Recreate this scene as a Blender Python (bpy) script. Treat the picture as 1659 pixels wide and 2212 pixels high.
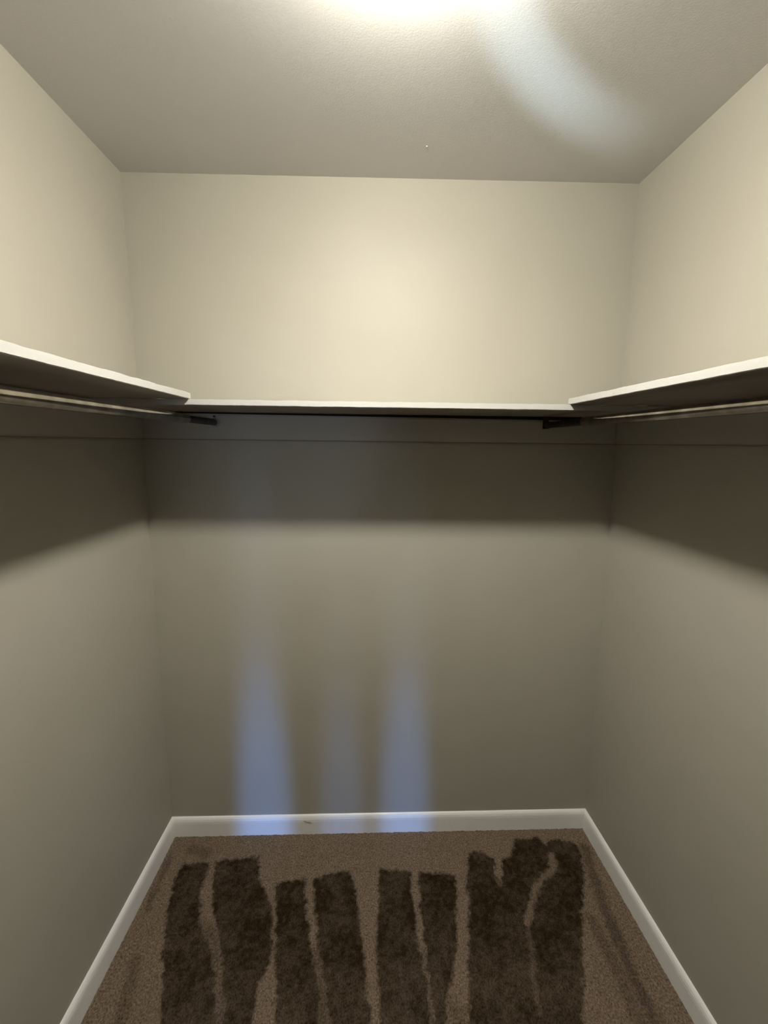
import bpy, bmesh, math, random
from mathutils import Vector, Matrix, noise
import numpy as np

for o in list(bpy.data.objects):
    bpy.data.objects.remove(o)
SC = bpy.context.scene
COL = SC.collection
random.seed(4)

# ------------------------------------------------------------------ measures (metres)
W, H = 1.7013, 2.44            # back wall width, ceiling height
AL, AR = 0.0073, -0.0217       # the side walls are a touch out of square
YF = -2.02                     # inner face of the wall with the doorway
ZS, TH = 1.6861, 0.0165        # underside of the back shelf, board thickness
DB, DL, DR = 0.3087, 0.297, 0.3272   # shelf depths
ZR, XL, XR, ZC = 1.6488, 0.2673, 1.4294, 1.5927
DROP = -0.0118                 # shelves drop towards the right

# ------------------------------------------------------------------ camera
def make_camera():
    f, yaw, pit, rol = 945.18, 0.029486, 0.155787, 0.004735
    d = Vector((math.sin(yaw)*math.cos(pit), math.cos(yaw)*math.cos(pit), -math.sin(pit)))
    r = d.cross(Vector((0, 0, 1))).normalized(); u = r.cross(d)
    c, s = math.cos(rol), math.sin(rol)
    r, u = c*r + s*u, -s*r + c*u
    cam = bpy.data.cameras.new('camera')
    cam.sensor_fit = 'HORIZONTAL'; cam.sensor_width = 36; cam.lens = f*36/1659
    cam.clip_start = 0.02
    o = bpy.data.objects.new('camera', cam); COL.objects.link(o)
    o.matrix_world = Matrix.Translation((0.8082, -1.5871, 1.5803)) @ Matrix((r, u, -d)).transposed().to_4x4()
    SC.camera = o
make_camera()

SC.view_settings.view_transform = 'Standard'
SC.view_settings.look = 'None'
SC.view_settings.gamma = 1
SC.view_settings.use_curve_mapping = False
SC.view_settings.exposure = 0.06

# ------------------------------------------------------------------ world: dim daylight of the room beyond the doorway
w = bpy.data.worlds.new('world'); SC.world = w; w.use_nodes = True
w.node_tree.nodes['Background'].inputs[0].default_value = (0.55, 0.68, 1.0, 1)
w.node_tree.nodes['Background'].inputs[1].default_value = 0.03

# ------------------------------------------------------------------ lights
LAMP = Vector((0.864, -0.838, 2.392))
def spot(name, loc, aim, power, col, angle, sx=1, sy=1, radius=0.02, blend=1.0):
    l = bpy.data.lights.new(name, 'SPOT'); l.energy = power; l.color = col
    l.spot_size = math.radians(angle); l.spot_blend = blend; l.shadow_soft_size = radius
    o = bpy.data.objects.new(name, l); COL.objects.link(o)
    d = Vector(aim) - Vector(loc)
    o.rotation_euler = d.to_track_quat('-Z', 'Y').to_euler()
    o.location = loc; o.scale = (sx, sy, 1)
    return o
BULB_STRENGTH = 850
WARM = (1.0, 0.965, 0.87)
# (the bulb itself, in the lamp's builder below, gives the room's warm light)

# daylight slipping in low through the doorway behind the camera, in three upright slivers
BLUE = (0.11, 0.34, 1.0)
PALE = (0.42, 0.58, 1.0)
for x, a, p in ((0.375, 8.5, 1.0), (0.69, 7, 0.36), (0.945, 8, 0.80)):
    spot('daylight_sliver', (x, -1.95, 0.05), (x, 0, 0.0), 74*p, BLUE, a, 1.0, 6.5, 0.03)
    spot('daylight_sliver', (x, -1.95, 0.30), (x, 0, 0.25), 14*p, PALE, a, 1.0, 12.0, 0.03)
# the soft daylight reaching under the shelves on the left
spot('daylight_soft', (0.95, -1.9, 1.50), (0.50, 0, 1.52), 13, (0.60, 0.74, 1.0), 28, 1, 1.2, 0.05)
# daylight glint thrown up on the ceiling in a curved band
GX = [((1.03, -0.70), 8.0), ((1.06, -0.60), 8.0), ((1.11, -0.52), 8.5), ((1.17, -0.45), 9.0),
      ((1.24, -0.39), 9.0), ((1.31, -0.335), 8.0), ((1.39, -0.29), 6.0), ((1.47, -0.25), 4.0), ((1.56, -0.215), 2.0)]
GN = 26
for i in range(GN):
    t = i/(GN-1)*(len(GX)-1); k = min(int(t), len(GX)-2); t -= k
    (x0, y0), s0 = GX[k]; (x1, y1), s1 = GX[k+1]
    spot('daylight_glint', (0.70, -1.9, 0.9), (x0+(x1-x0)*t, y0+(y1-y0)*t, H), 3.5*(s0+(s1-s0)*t), (0.66, 0.86, 1.0), 4.9, 1, 1, 0.01)

# ------------------------------------------------------------------ materials
def mat(name, col, rough=0.5, metal=0.0, spec=0.5):
    m = bpy.data.materials.new(name); m.use_nodes = True
    b = m.node_tree.nodes['Principled BSDF']
    b.inputs['Base Color'].default_value = (*col, 1); b.inputs['Roughness'].default_value = rough
    b.inputs['Metallic'].default_value = metal; b.inputs['Specular IOR Level'].default_value = spec
    return m, m.node_tree, b
def tint(nt, b, c1, c2, scale, detail=4, lo=0.35, hi=0.65, inp='Base Color'):
    tc = nt.nodes.new('ShaderNodeTexCoord'); n = nt.nodes.new('ShaderNodeTexNoise')
    n.inputs['Scale'].default_value = scale; n.inputs['Detail'].default_value = detail
    r = nt.nodes.new('ShaderNodeValToRGB')
    r.color_ramp.elements[0].position = lo; r.color_ramp.elements[1].position = hi
    r.color_ramp.elements[0].color = (*c1, 1); r.color_ramp.elements[1].color = (*c2, 1)
    nt.links.new(tc.outputs['Object'], n.inputs['Vector']); nt.links.new(n.outputs['Fac'], r.inputs['Fac'])
    nt.links.new(r.outputs['Color'], b.inputs[inp]); return tc, r
def bump(nt, b, scale, strength, dist=0.001, detail=3):
    tc = nt.nodes.new('ShaderNodeTexCoord'); n = nt.nodes.new('ShaderNodeTexNoise')
    n.inputs['Scale'].default_value = scale; n.inputs['Detail'].default_value = detail
    u = nt.nodes.new('ShaderNodeBump'); u.inputs['Strength'].default_value = strength; u.inputs['Distance'].default_value = dist
    nt.links.new(tc.outputs['Object'], n.inputs['Vector']); nt.links.new(n.outputs['Fac'], u.inputs['Height'])
    nt.links.new(u.outputs['Normal'], b.inputs['Normal'])

def wall_paint(name, a, c):
    m, nt, b = mat(name, a, 0.55, 0, 0.3)
    tint(nt, b, a, c, 3.0, 3); bump(nt, b, 260, 0.25, 0.0006)
    return m
M_WALL = wall_paint('beige_wall_paint', (0.355, 0.332, 0.275), (0.367, 0.344, 0.287))
M_CEIL = wall_paint('ceiling_paint', (0.50, 0.488, 0.46), (0.51, 0.498, 0.47))
bump_node = [n for n in M_CEIL.node_tree.nodes if n.type == 'BUMP'][0]
bump_node.inputs['Strength'].default_value = 0.5

def white_paint(name, col, scuff=(0.42, 0.36, 0.30), lo=0.28, hi=0.34, scale=14):
    m, nt, b = mat(name, col, 0.35, 0, 0.5)
    tint(nt, b, scuff, col, scale, 8, lo, hi); bump(nt, b, 90, 0.5, 0.001)
    return m
M_SHELF = white_paint('shelf_enamel', (0.43, 0.42, 0.395), lo=0.27, hi=0.31)
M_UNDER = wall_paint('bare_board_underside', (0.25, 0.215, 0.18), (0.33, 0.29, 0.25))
M_BASE = white_paint('baseboard_enamel', (0.78, 0.77, 0.74), lo=0.20, hi=0.26)
M_CLEAT = wall_paint('cleat_paint', (0.38, 0.355, 0.30), (0.39, 0.365, 0.31))

def metal(name, c1, c2, rough):
    m, nt, b = mat(name, c1, rough, 1.0)
    tc, r = tint(nt, b, c1, c2, 22, 5, 0.4, 0.62)
    return m
M_TUBE = metal('tarnished_steel', (0.26, 0.235, 0.20), (0.42, 0.385, 0.33), 0.17)
M_INNER = metal('dark_worn_steel', (0.05, 0.045, 0.04), (0.09, 0.08, 0.07), 0.42)
M_SOCKET, _, _ = mat('grey_painted_socket', (0.30, 0.28, 0.26), 0.5)
M_DARK, _, _ = mat('dark_screw_metal', (0.05, 0.045, 0.04), 0.45, 0.8)
M_PORC, _, _ = mat('porcelain', (0.80, 0.78, 0.74), 0.2)
M_BULB = bpy.data.materials.new('lit_bulb_glass'); M_BULB.use_nodes = True
bb = M_BULB.node_tree.nodes['Principled BSDF']
bb.inputs['Base Color'].default_value = (1, 0.95, 0.85, 1); bb.inputs['Emission Color'].default_value = (*WARM, 1)
bb.inputs['Emission Strength'].default_value = BULB_STRENGTH

# ------------------------------------------------------------------ mesh helpers
def link(name, bm, m, parent=None, smooth=False):
    me = bpy.data.meshes.new(name); bm.normal_update(); bm.to_mesh(me); bm.free()
    me.materials.append(m)
    if smooth:
        for p in me.polygons: p.use_smooth = True
    o = bpy.data.objects.new(name, me); COL.objects.link(o)
    if parent: o.parent = parent
    return o
def struct(name, bm, m, parent=None, smooth=False):
    o = link(name, bm, m, parent, smooth)
    if not parent: o['kind'] = 'structure'
    return o
def hexa(bm, c):      # eight corners: bottom ring then top ring
    v = [bm.verts.new(p) for p in c]
    for f in ((3, 2, 1, 0), (4, 5, 6, 7), (0, 1, 5, 4), (1, 2, 6, 5), (2, 3, 7, 6), (3, 0, 4, 7)):
        bm.faces.new([v[i] for i in f])
def box(bm, x0, x1, y0, y1, z0, z1):
    hexa(bm, [(x0, y0, z0), (x1, y0, z0), (x1, y1, z0), (x0, y1, z0), (x0, y0, z1), (x1, y0, z1), (x1, y1, z1), (x0, y1, z1)])
def lathe(bm, prof, origin, axis, seg=32):
    ax = Vector(axis).normalized(); q = ax.to_track_quat('Z', 'Y'); O = Vector(origin); rings = []
    for r, h in prof:
        rings.append([bm.verts.new(O + q @ Vector((r*math.cos(2*math.pi*i/seg), r*math.sin(2*math.pi*i/seg), h))) for i in range(seg)])
    for a, b in zip(rings, rings[1:]):
        for i in range(seg):
            bm.faces.new((a[i], a[(i+1) % seg], b[(i+1) % seg], b[i]))
    bm.faces.new(rings[0][::-1]); bm.faces.new(rings[-1])
def xl(y): return AL*y                 # inner face of the left wall
def xr(y): return W + AR*y             # inner face of the right wall
def dz(x): return DROP*x/W

# ------------------------------------------------------------------ the setting
T = 0.1
bm = bmesh.new(); box(bm, -T, W+T+0.05, 0, T, -0.05, H+0.05); struct('wall_back', bm, M_WALL)
bm = bmesh.new()
y1 = 0.0
hexa(bm, [(xl(YF)-T, YF, -.05), (xl(YF), YF, -.05), (xl(y1), y1, -.05), (xl(y1)-T, y1, -.05),
          (xl(YF)-T, YF, H+.05), (xl(YF), YF, H+.05), (xl(y1), y1, H+.05), (xl(y1)-T, y1, H+.05)])
struct('wall_left', bm, M_WALL)
bm = bmesh.new()
hexa(bm, [(xr(YF), YF, -.05), (xr(YF)+T, YF, -.05), (xr(y1)+T, y1, -.05), (xr(y1), y1, -.05),
          (xr(YF), YF, H+.05), (xr(YF)+T, YF, H+.05), (xr(y1)+T, y1, H+.05), (xr(y1), y1, H+.05)])
struct('wall_right', bm, M_WALL)
# front wall with the doorway the picture was taken from
DX0, DX1, DZ = 0.42, 1.22, 2.03
bm = bmesh.new()
box(bm, -T, DX0, YF-T, YF, -.05, H+.05); box(bm, DX1, W+T+.05, YF-T, YF, -.05, H+.05); box(bm, DX0, DX1, YF-T, YF, DZ, H+.05)
struct('wall_front', bm, M_WALL)
bm = bmesh.new()
for x0, x1, z0, z1 in ((DX0-.06, DX0, 0, DZ), (DX1, DX1+.06, 0, DZ), (DX0-.06, DX1+.06, DZ, DZ+.06)):
    box(bm, x0, x1, YF, YF+.014, z0, z1)
struct('trim_1', bm, M_BASE)
bm = bmesh.new(); box(bm, -T, W+T+.05, YF-T, T, H, H+T); struct('ceiling', bm, M_CEIL)
# a paint blob on the ceiling
bm = bmesh.new(); bmesh.ops.create_icosphere(bm, subdivisions=2, radius=0.0035)
bmesh.ops.scale(bm, vec=(1, 1, .5), verts=bm.verts)
bmesh.ops.translate(bm, vec=(0.971, -0.159, H-.0005), verts=bm.verts)
c_ob = bpy.data.objects['ceiling']; link('paint_blob', bm, M_CEIL, c_ob, True)

# ------------------------------------------------------------------ carpet (floor) with vacuum marks
DARK = [
 [(0.088,-0.131),(0.195,-0.124),(0.200,-0.246),(0.245,-0.353),(0.325,-0.459),(0.386,-0.604),(0.40,-0.8),(0.42,-1.2),(0.27,-1.2),(0.25,-0.8),(0.227,-0.6),(0.124,-0.35),(0.086,-0.193)],
 [(0.219,-0.119),(0.366,-0.105),(0.400,-0.192),(0.463,-0.300),(0.498,-0.426),(0.476,-0.510),(0.48,-0.607),(0.47,-1.1),(0.44,-1.1),(0.399,-0.604),(0.339,-0.435),(0.262,-0.295),(0.226,-0.2)],
 [(0.456,-0.216),(0.563,-0.196),(0.585,-0.303),(0.614,-0.416),(0.657,-0.537),(0.672,-0.611),(0.70,-1.1),(0.58,-1.1),(0.541,-0.608),(0.50,-0.4)],
 [(0.597,-0.194),(0.730,-0.170),(0.752,-0.243),(0.771,-0.352),(0.792,-0.495),(0.806,-0.615),(0.82,-1.1),(0.72,-1.1),(0.694,-0.612),(0.669,-0.526),(0.631,-0.390)],
 [(0.840,-0.166),(0.954,-0.179),(0.954,-0.296),(0.959,-0.425),(0.972,-0.511),(0.980,-0.619),(0.98,-1.1),(0.84,-1.1),(0.831,-0.616),(0.823,-0.421)],
 [(0.987,-0.180),(1.124,-0.196),(1.104,-0.300),(1.081,-0.441),(1.040,-0.536),(1.016,-0.620),(1.01,-1.1),(0.985,-1.1),(0.984,-0.619),(0.979,-0.511),(0.973,-0.385)],
 [(1.182,-0.110),(1.241,-0.107),(1.285,-0.135),(1.269,-0.205),(1.284,-0.223),(1.317,-0.136),(1.352,-0.133),(1.389,-0.058),(1.484,-0.047),(1.503,-0.077),(1.538,-0.057),(1.626,-0.072),(1.631,-0.140),(1.591,-0.230),(1.509,-0.384),(1.396,-0.630),(1.38,-1.1),(1.07,-1.1),(1.076,-0.622),(1.131,-0.375)],
]
# half-brushed patches between them, nearer the door
MID = [[(0.20,-0.34),(0.30,-0.34),(0.47,-0.62),(0.47,-1.2),(0.38,-1.2),(0.36,-0.60)],
       [(0.62,-0.43),(0.66,-0.43),(0.72,-0.60),(0.75,-1.2),(0.66,-1.2)],
       [(0.955,-0.42),(0.985,-0.42),(1.0,-0.7),(1.0,-1.2),(0.96,-1.2)],
       [(1.03,-0.55),(1.10,-0.62),(1.08,-1.2),(1.0,-1.2)]]
# lighter strokes: points, half width, strength
LIGHT = [([(1.513,-0.127),(1.493,-0.184),(1.425,-0.226),(1.373,-0.299),(1.336,-0.366)], 0.013, 0.75),
         ([(1.336,-0.366),(1.30,-0.50),(1.285,-0.60)], 0.008, 0.3),
         ([(1.304,-0.132),(1.275,-0.231)], 0.010, 0.6),
         ([(0.345,-0.45),(0.375,-0.60),(0.39,-0.8)], 0.010, 0.3)]
# darker strokes in the pale margins
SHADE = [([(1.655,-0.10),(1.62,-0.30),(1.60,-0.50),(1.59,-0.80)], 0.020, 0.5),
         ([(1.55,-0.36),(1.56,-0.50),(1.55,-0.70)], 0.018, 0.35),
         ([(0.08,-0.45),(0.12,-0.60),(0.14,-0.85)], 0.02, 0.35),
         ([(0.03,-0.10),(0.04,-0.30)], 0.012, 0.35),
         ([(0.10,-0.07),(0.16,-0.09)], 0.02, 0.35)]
def carpet():
    rng = np.random.default_rng(7)
    st = 0.0035
    xs = np.arange(-0.03, W+0.08, st); ys = np.arange(-1.25, 0.02, st)
    nx, ny = len(xs), len(ys)
    X, Y = np.meshgrid(xs, ys)
    def smooth_noise(sc, seed):
        r = np.random.default_rng(seed); g = r.random((int(1.4/sc)+4, int(1.9/sc)+4))
        fx = (X+.05)/sc; fy = (Y+1.3)/sc; ix = fx.astype(int); iy = fy.astype(int)
        tx = fx-ix; ty = fy-iy; tx = tx*tx*(3-2*tx); ty = ty*ty*(3-2*ty)
        return ((g[iy, ix]*(1-tx)+g[iy, ix+1]*tx)*(1-ty)+(g[iy+1, ix]*(1-tx)+g[iy+1, ix+1]*tx)*ty)-.5
    JX = X + 0.011*smooth_noise(.03, 1) + 0.012*smooth_noise(.009, 2)
    JY = Y + 0.010*smooth_noise(.03, 3) + 0.012*smooth_noise(.009, 4)
    def sdist(poly):          # distance to outline, negative inside
        d = np.full(X.shape, 9.); ins = np.zeros(X.shape, bool); n = len(poly)
        for i in range(n):
            ax, ay = poly[i]; bx, by = poly[(i+1) % n]
            ex, ey = bx-ax, by-ay
            t = np.clip(((JX-ax)*ex+(JY-ay)*ey)/(ex*ex+ey*ey+1e-12), 0, 1)
            d = np.minimum(d, np.hypot(JX-ax-t*ex, JY-ay-t*ey))
            c = ((ay > JY) != (by > JY)) & (JX < (bx-ax)*(JY-ay)/(by-ay+1e-12)+ax)
            ins ^= c
        return np.where(ins, -d, d)
    def ldist(pts):
        d = np.full(X.shape, 9.)
        for (ax, ay), (bx, by) in zip(pts, pts[1:]):
            ex, ey = bx-ax, by-ay
            t = np.clip(((JX-ax)*ex+(JY-ay)*ey)/(ex*ex+ey*ey), 0, 1)
            d = np.minimum(d, np.hypot(JX-ax-t*ex, JY-ay-t*ey))
        return d
    M = np.zeros(X.shape)
    for p in DARK: M = np.maximum(M, np.clip(.5-sdist(p)/.012, 0, 1))
    for p in MID: M = np.maximum(M, .6*np.clip(.5-sdist(p)/.05, 0, 1))
    fade = np.clip(1.0-0.35*np.clip((-Y-.30)/.5, 0, 1), 0, 1)
    M = M*(0.55+0.45*fade)
    M *= 0.90+0.22*smooth_noise(.05, 9)
    for pts, hw, s in LIGHT: M *= 1-s*np.clip(1.4-ldist(pts)/hw, 0, 1)
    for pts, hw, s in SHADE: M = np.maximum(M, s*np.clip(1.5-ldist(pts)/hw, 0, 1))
    M = np.clip(M+0.22*smooth_noise(.012, 11)+0.10*smooth_noise(.10, 12), 0, 1)
    Z = -0.0055 + 0.0030*rng.random(X.shape) + 0.0025*smooth_noise(.009, 5) - 0.0012*M
    Xj = X + (rng.random(X.shape)-.5)*st*.6; Yj = Y + (rng.random(X.shape)-.5)*st*.6
    co = np.stack([Xj, Yj, Z], -1).reshape(-1, 3).astype(np.float32)
    idx = np.arange(nx*ny).reshape(ny, nx)
    q = np.stack([idx[:-1, :-1], idx[:-1, 1:], idx[1:, 1:], idx[1:, :-1]], -1).reshape(-1, 4)
    nb = len(co)
    extra = np.array([(-.1, YF-.15, -.006), (W+.15, YF-.15, -.006), (W+.15, -1.245, -.006), (-.1, -1.245, -.006)], np.float32)
    co = np.vstack([co, extra]); q = np.vstack([q, [[nb, nb+1, nb+2, nb+3]]])
    me = bpy.data.meshes.new('floor')
    me.vertices.add(len(co)); me.vertices.foreach_set('co', co.ravel())
    me.loops.add(q.size); me.loops.foreach_set('vertex_index', q.ravel().astype(np.int32))
    me.polygons.add(len(q)); me.polygons.foreach_set('loop_start', (np.arange(len(q))*4).astype(np.int32))
    me.update(calc_edges=True); me.validate()
    a = me.attributes.new('pile_lay', 'FLOAT', 'POINT')
    a.data.foreach_set('value', np.concatenate([M.ravel(), np.full(4, .5)]).astype(np.float32))
    m, nt, b = mat('brown_cut_pile_carpet', (.1, .07, .05), 1.0, 0, 0.0)
    L = nt.links
    at = nt.nodes.new('ShaderNodeAttribute'); at.attribute_name = 'pile_lay'
    tc = nt.nodes.new('ShaderNodeTexCoord')
    mix = nt.nodes.new('ShaderNodeMix'); mix.data_type = 'RGBA'
    mix.inputs['A'].default_value = (0.138, 0.103, 0.073, 1)     # pile brushed one way
    mix.inputs['B'].default_value = (0.020, 0.0125, 0.0065, 1)     # pile brushed the other way
    L.new(at.outputs['Fac'], mix.inputs['Factor'])
    n1 = nt.nodes.new('ShaderNodeTexNoise'); n1.inputs['Scale'].default_value = 230; n1.inputs['Detail'].default_value = 4
    mp = nt.nodes.new('ShaderNodeMapping'); mp.inputs['Scale'].default_value = (1, .75, 1)
    L.new(tc.outputs['Object'], mp.inputs['Vector']); L.new(mp.outputs['Vector'], n1.inputs['Vector'])
    mr = nt.nodes.new('ShaderNodeMapRange'); mr.inputs['From Min'].default_value = .3; mr.inputs['From Max'].default_value = .7
    mr.inputs['To Min'].default_value = .45; mr.inputs['To Max'].default_value = 1.55
    L.new(n1.outputs['Fac'], mr.inputs['Value'])
    mul = nt.nodes.new('ShaderNodeVectorMath'); mul.operation = 'SCALE'
    L.new(mix.outputs['Result'], mul.inputs[0]); L.new(mr.outputs['Result'], mul.inputs['Scale'])
    L.new(mul.outputs['Vector'], b.inputs['Base Color'])
    me.materials.append(m)
    o = bpy.data.objects.new('floor', me); COL.objects.link(o); o['kind'] = 'structure'
carpet()

# ------------------------------------------------------------------ baseboards: thin with a rounded top
BT, BH = 0.012, 0.0786
PROF = [(0, -.01), (BT, -.01), (BT, 0.052), (BT*.93, 0.062), (BT*.74, 0.070), (BT*.45, 0.0755), (BT*.12, BH), (0, BH)]
def baseboard(name, a, b, nrm, ma, mb):
    # a,b: ends on the wall; nrm into the room; ma, mb: mitre run per unit of depth at either end
    bm = bmesh.new(); a = Vector(a); b = Vector(b); d = (b-a).normalized(); n = Vector(nrm); N = 60; rows = []
    for i in range(N+1):
        t = i/N; ring = []
        for off, z in PROF:
            p = (a + d*off*ma).lerp(b - d*off*mb, t) + n*off
            if 0 < off and z > .03:
                p += n*0.0006*noise.noise(p*25)
            ring.append(bm.verts.new((p.x, p.y, z + (0.0007*noise.noise(Vector((p.x*9, p.y*9, 3))) if z > 0 else 0))))
        rows.append(ring)
    k = len(PROF)
    for r0, r1 in zip(rows, rows[1:]):
        for j in range(k):
            bm.faces.new((r0[j], r1[j], r1[(j+1) % k], r0[(j+1) % k]))
    bm.faces.new(rows[0]); bm.faces.new(rows[-1][::-1])
    bmesh.ops.recalc_face_normals(bm, faces=bm.faces)
    return struct(name, bm, M_BASE, smooth=False)
bbk = baseboard('baseboard_back', (0, 0, 0), (W, 0, 0), (0, -1, 0), 1, 1)
baseboard('baseboard_left', (xl(YF), YF, 0), (0, 0, 0), (1, 0, 0), 0, 1)
baseboard('baseboard_right', (xr(YF), YF, 0), (W, 0, 0), (-1, 0, 0), 0, 1)
# a scuffed patch where the paint is knocked off
bm = bmesh.new()
for (x, z, rx, rz) in ((.550, .052, .012, .003), (.560, .047, .007, .002), (.538, .057, .006, .0018)):
    vs = [bm.verts.new((x+rx*math.cos(a)*(1+.3*math.sin(3*a)), -BT-.0009, z+rz*math.sin(a))) for a in [i*math.pi/7 for i in range(14)]]
    bm.faces.new(vs)
M_SCUFF, _, _ = mat('scuffed_paint', (.50, .45, .41), .6)
link('scuff_mark', bm, M_SCUFF, bbk)

# ------------------------------------------------------------------ cleats fixed to the walls under the shelves
CT = 0.019
def cleat(name, c):
    bm = bmesh.new(); hexa(bm, c)
    bmesh.ops.bevel(bm, geom=list(bm.edges), offset=0.0042, segments=2, affect='EDGES')
    return struct(name, bm, M_CLEAT)
M_CLEAT_SHADE, _, _ = mat('painted_cleat_shade', (.21, .185, .15), .8)
M_GAP_SHADE, _, _ = mat('painted_gap_shade', (.025, .02, .015), .9, 0, 0)
def shade_strip(parent, c):  # darker strip painting in the thin line of shade under a cleat
    bm = bmesh.new(); hexa(bm, c); link('shade_line', bm, M_CLEAT_SHADE, parent)
e = .0004
cb = cleat('trim_2', [(e, -CT, ZC+.001), (W-e, -CT, ZC+DROP), (W-e, -e, ZC+DROP), (e, -e, ZC+.001),
                 (e, -CT, ZS-.004), (W-e, -CT, ZS+DROP-.013), (W-e, -e, ZS+DROP-.013), (e, -e, ZS-.004)])
shade_strip(cb, [(e, -CT+.003, ZC-.002), (W-e, -CT+.003, ZC+DROP-.003), (W-e, -e, ZC+DROP-.003), (e, -e, ZC-.002),
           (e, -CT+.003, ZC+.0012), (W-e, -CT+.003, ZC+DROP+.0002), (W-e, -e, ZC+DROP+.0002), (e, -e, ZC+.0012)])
bm = bmesh.new()      # near-black strip painting the shade between shelf and cleat, widening to the right
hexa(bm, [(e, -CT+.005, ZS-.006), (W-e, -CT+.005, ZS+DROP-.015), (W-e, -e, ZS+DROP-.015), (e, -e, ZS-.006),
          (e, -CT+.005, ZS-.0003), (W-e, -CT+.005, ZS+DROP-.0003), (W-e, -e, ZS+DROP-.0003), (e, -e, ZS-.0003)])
link('gap_shade', bm, M_GAP_SHADE, cb)
YC = -1.55
def side_cleat(name, s):
    f = xl if s < 0 else xr
    k = 1 if s < 0 else -1
    dzz = 0 if s < 0 else DROP
    zt = ZS + dzz + (TH if s < 0 else TH) - .012
    pts = [(f(YC), YC), (f(YC)+k*CT, YC), (f(-CT)+k*CT, -CT-e), (f(-CT), -CT-e)]
    if s > 0: pts = [pts[1], pts[0], pts[3], pts[2]]
    o = cleat(name, [(x, y, ZC+dzz) for x, y in pts] + [(x, y, zt) for x, y in pts])
    pt2 = [(f(YC), YC), (f(YC)+k*(CT-.003), YC), (f(-CT)+k*(CT-.003), -CT-e), (f(-CT), -CT-e)]
    if s > 0: pt2 = [pt2[1], pt2[0], pt2[3], pt2[2]]
    shade_strip(o, [(x, y, ZC+dzz-.0025) for x, y in pt2] + [(x, y, ZC+dzz+.0002) for x, y in pt2])
side_cleat('trim_3', -1); side_cleat('trim_4', 1)

# ------------------------------------------------------------------ shelves
def tag(o, label, cat, group=None):
    o['label'] = label; o['category'] = cat
    if group: o['group'] = group
def board(name, corners, th_in, n_long, label, seed, long_axis):
    """corners: four (x, y, z_bottom, thickness) going round; painted board, edges eased and slightly lumpy"""
    bm = bmesh.new()
    hexa(bm, [(x, y, z) for x, y, z, t in corners] + [(x, y, z+t) for x, y, z, t in corners])
    edges = [e_ for e_ in bm.edges if abs((e_.verts[0].co-e_.verts[1].co)[long_axis]) > .5]
    bmesh.ops.bevel(bm, geom=list(bm.edges), offset=0.0014, segments=2, affect='EDGES', clamp_overlap=True)
    edges = [e_ for e_ in bm.edges if abs((e_.verts[0].co-e_.verts[1].co)[long_axis]) > .5]
    bmesh.ops.subdivide_edges(bm, edges=edges, cuts=n_long, use_grid_fill=True)
    for v in bm.verts:
        a = v.co[long_axis]
        n1 = noise.noise(Vector((a*16, seed, v.co.z*40))); n2 = noise.noise(Vector((a*70, seed+5, v.co.z*90)))
        g = 0.0013*n1 + 0.0009*n2
        top = 1 if v.co.z > sum(c[2]+c[3]/2 for c in corners)/4 else 0
        v.co.z += g*(1.2 if top else .5)
    bmesh.ops.recalc_face_normals(bm, faces=bm.faces)
    o = link(name, bm, M_SHELF)
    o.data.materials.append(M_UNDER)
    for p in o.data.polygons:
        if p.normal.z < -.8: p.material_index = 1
    tag(o, label, 'shelf')
    return o
g = .001
zb = lambda x: ZS + dz(x)
board('closet_shelf', [(g, -DB, zb(0), TH), (W-g+.004, -DB, zb(W), TH), (W-g, -g, zb(W), TH), (g, -g, zb(0), TH)], 0, 120,
      'long white painted shelf board across the back wall between the two side shelves', 2.0, 0)
SY = -DB + .012                     # side shelves lap the back shelf by a finger's width
YE = -1.50
TS = 0.0175
zs_ = lambda x: ZS + TH + dz(x) + .0004
board('closet_shelf', [(xl(YE)+g, YE, zs_(0), TS), (DL, YE, zs_(DL), TS), (DL, SY, zs_(DL), TS), (g, SY, zs_(0), TS)], 0, 110,
      'white painted shelf board on the left wall, chipped along its front edge', 7.0, 1)
board('closet_shelf', [(W-DR+AR*YE, YE, zs_(W-DR), TS), (xr(YE)-g, YE, zs_(W), TS), (xr(SY)-g, SY, zs_(W), TS), (W-DR+AR*SY, SY, zs_(W-DR), TS)], 0, 110,
      'white painted shelf board on the right wall with a lumpy painted edge', 13.0, 1)

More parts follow.
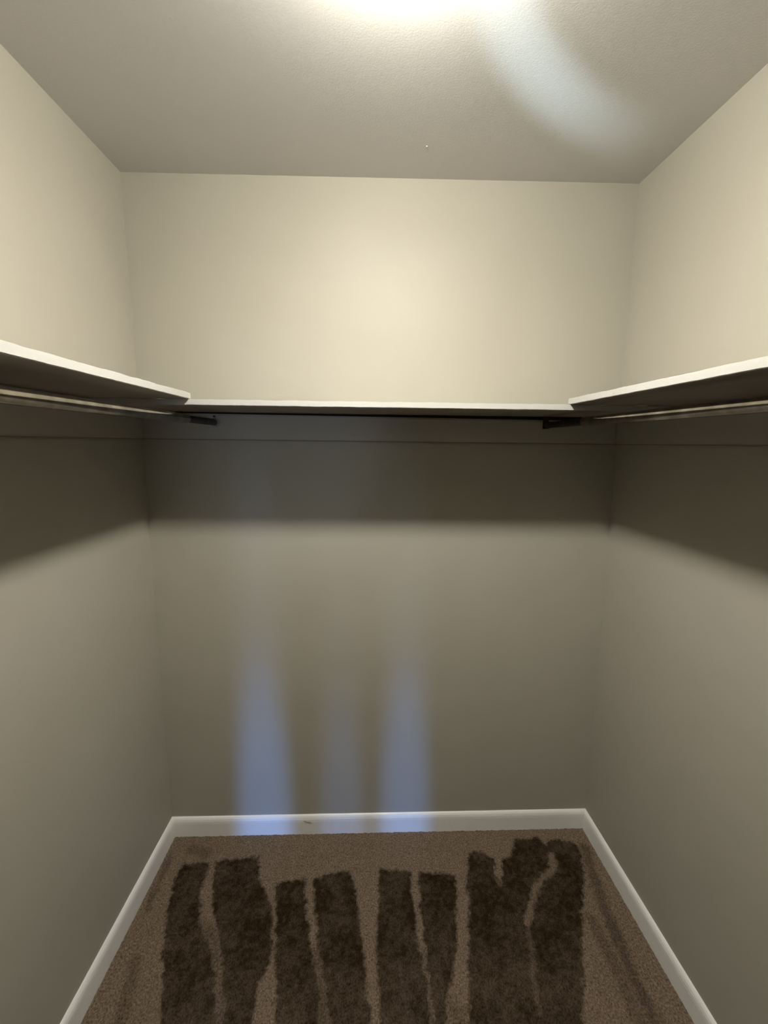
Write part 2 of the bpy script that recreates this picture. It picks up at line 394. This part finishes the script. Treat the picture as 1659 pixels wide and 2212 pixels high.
# ------------------------------------------------------------------ closet rods
def rod(name, x, slope, z, y_in, label, left):
    root = bpy.data.objects.new(name, None); COL.objects.link(root); root.location = (x, -CT, z)
    tag(root, label, 'closet rod', 'telescoping rods hung under the side shelves')
    ax = Vector((slope*-1, -1, 0)).normalized()
    L = 1.50 - CT
    bm = bmesh.new(); r = .0135
    lathe(bm, [(.0116, -y_in-CT+.0), (r, -y_in-CT), (r, L-.001), (r-.001, L)], (0, 0, 0), ax, 40)
    link('outer_tube', bm, M_TUBE, root, True).data.set_sharp_from_angle(angle=math.radians(40))
    bm = bmesh.new(); lathe(bm, [(.0108, .008), (.0108, -y_in-CT+.03)], (0, 0, 0), ax, 36)
    link('inner_tube', bm, M_INNER, root, True).data.set_sharp_from_angle(angle=math.radians(40))
    if left:
        bm = bmesh.new(); lathe(bm, [(.017, 0.0005), (.017, .003), (.0135, .004), (.0130, .013), (.0112, .0135)], (0, 0, 0), ax, 36)
        so = link('end_socket', bm, M_SOCKET, root, True); so.data.set_sharp_from_angle(angle=math.radians(40))
        so['label'] = 'grey painted round socket'
        spots_ = [(-.004, .021)]
    else:
        bm = bmesh.new()
        box(bm, -.012, .008, -.004, -.0005, -.012, .026)
        box(bm, -.012, .010, -.016, -.004, -.0125, -.0115)
        bmesh.ops.bevel(bm, geom=list(bm.edges), offset=.0003, segments=1, affect='EDGES')
        so = link('end_bracket', bm, M_DARK, root)
        spots_ = [(-.030, .021)]
    for sx_, sz_ in spots_:
        bm = bmesh.new(); lathe(bm, [(.0035, .0003), (.0033, .0016), (.002, .0024)], (sx_, 0, sz_), (0, -1, 0), 16)
        bmesh.ops.scale(bm, vec=(1.3, 1, .8), verts=bm.verts, space=Matrix.Translation((-sx_, 0, -sz_)))
        link('screw', bm, M_DARK, root)
    return root
rod('closet_rod', XL, AL, ZR, -.26, 'tarnished metal closet rod under the left shelf, grey socket at its end', True)
rod('closet_rod', XR, AR, ZR-.003, -.29, 'dark metal closet rod under the right shelf, bracket at its end', False)

# ------------------------------------------------------------------ ceiling lamp just above the frame
root = bpy.data.objects.new('ceiling_lamp', None); COL.objects.link(root); root.location = (LAMP.x, LAMP.y, H)
tag(root, 'small white pancake-shaped lamp, lit, on the closet ceiling', 'lamp')
bm = bmesh.new(); lathe(bm, [(.034, 0.0005), (.034, .004), (.026, .010), (.019, .014), (.018, .036)], (0, 0, 0), (0, 0, -1), 48)
link('lamp_base', bm, M_PORC, root, True)
bm = bmesh.new()
lathe(bm, [(.056*math.sin(a), .0510-.0178*math.cos(a)) for a in [math.radians(20+160*i/20) for i in range(20)]] + [(.001, .0689)], (0, 0, 0), (0, 0, -1), 48)
link('diffuser', bm, M_BULB, root, True)
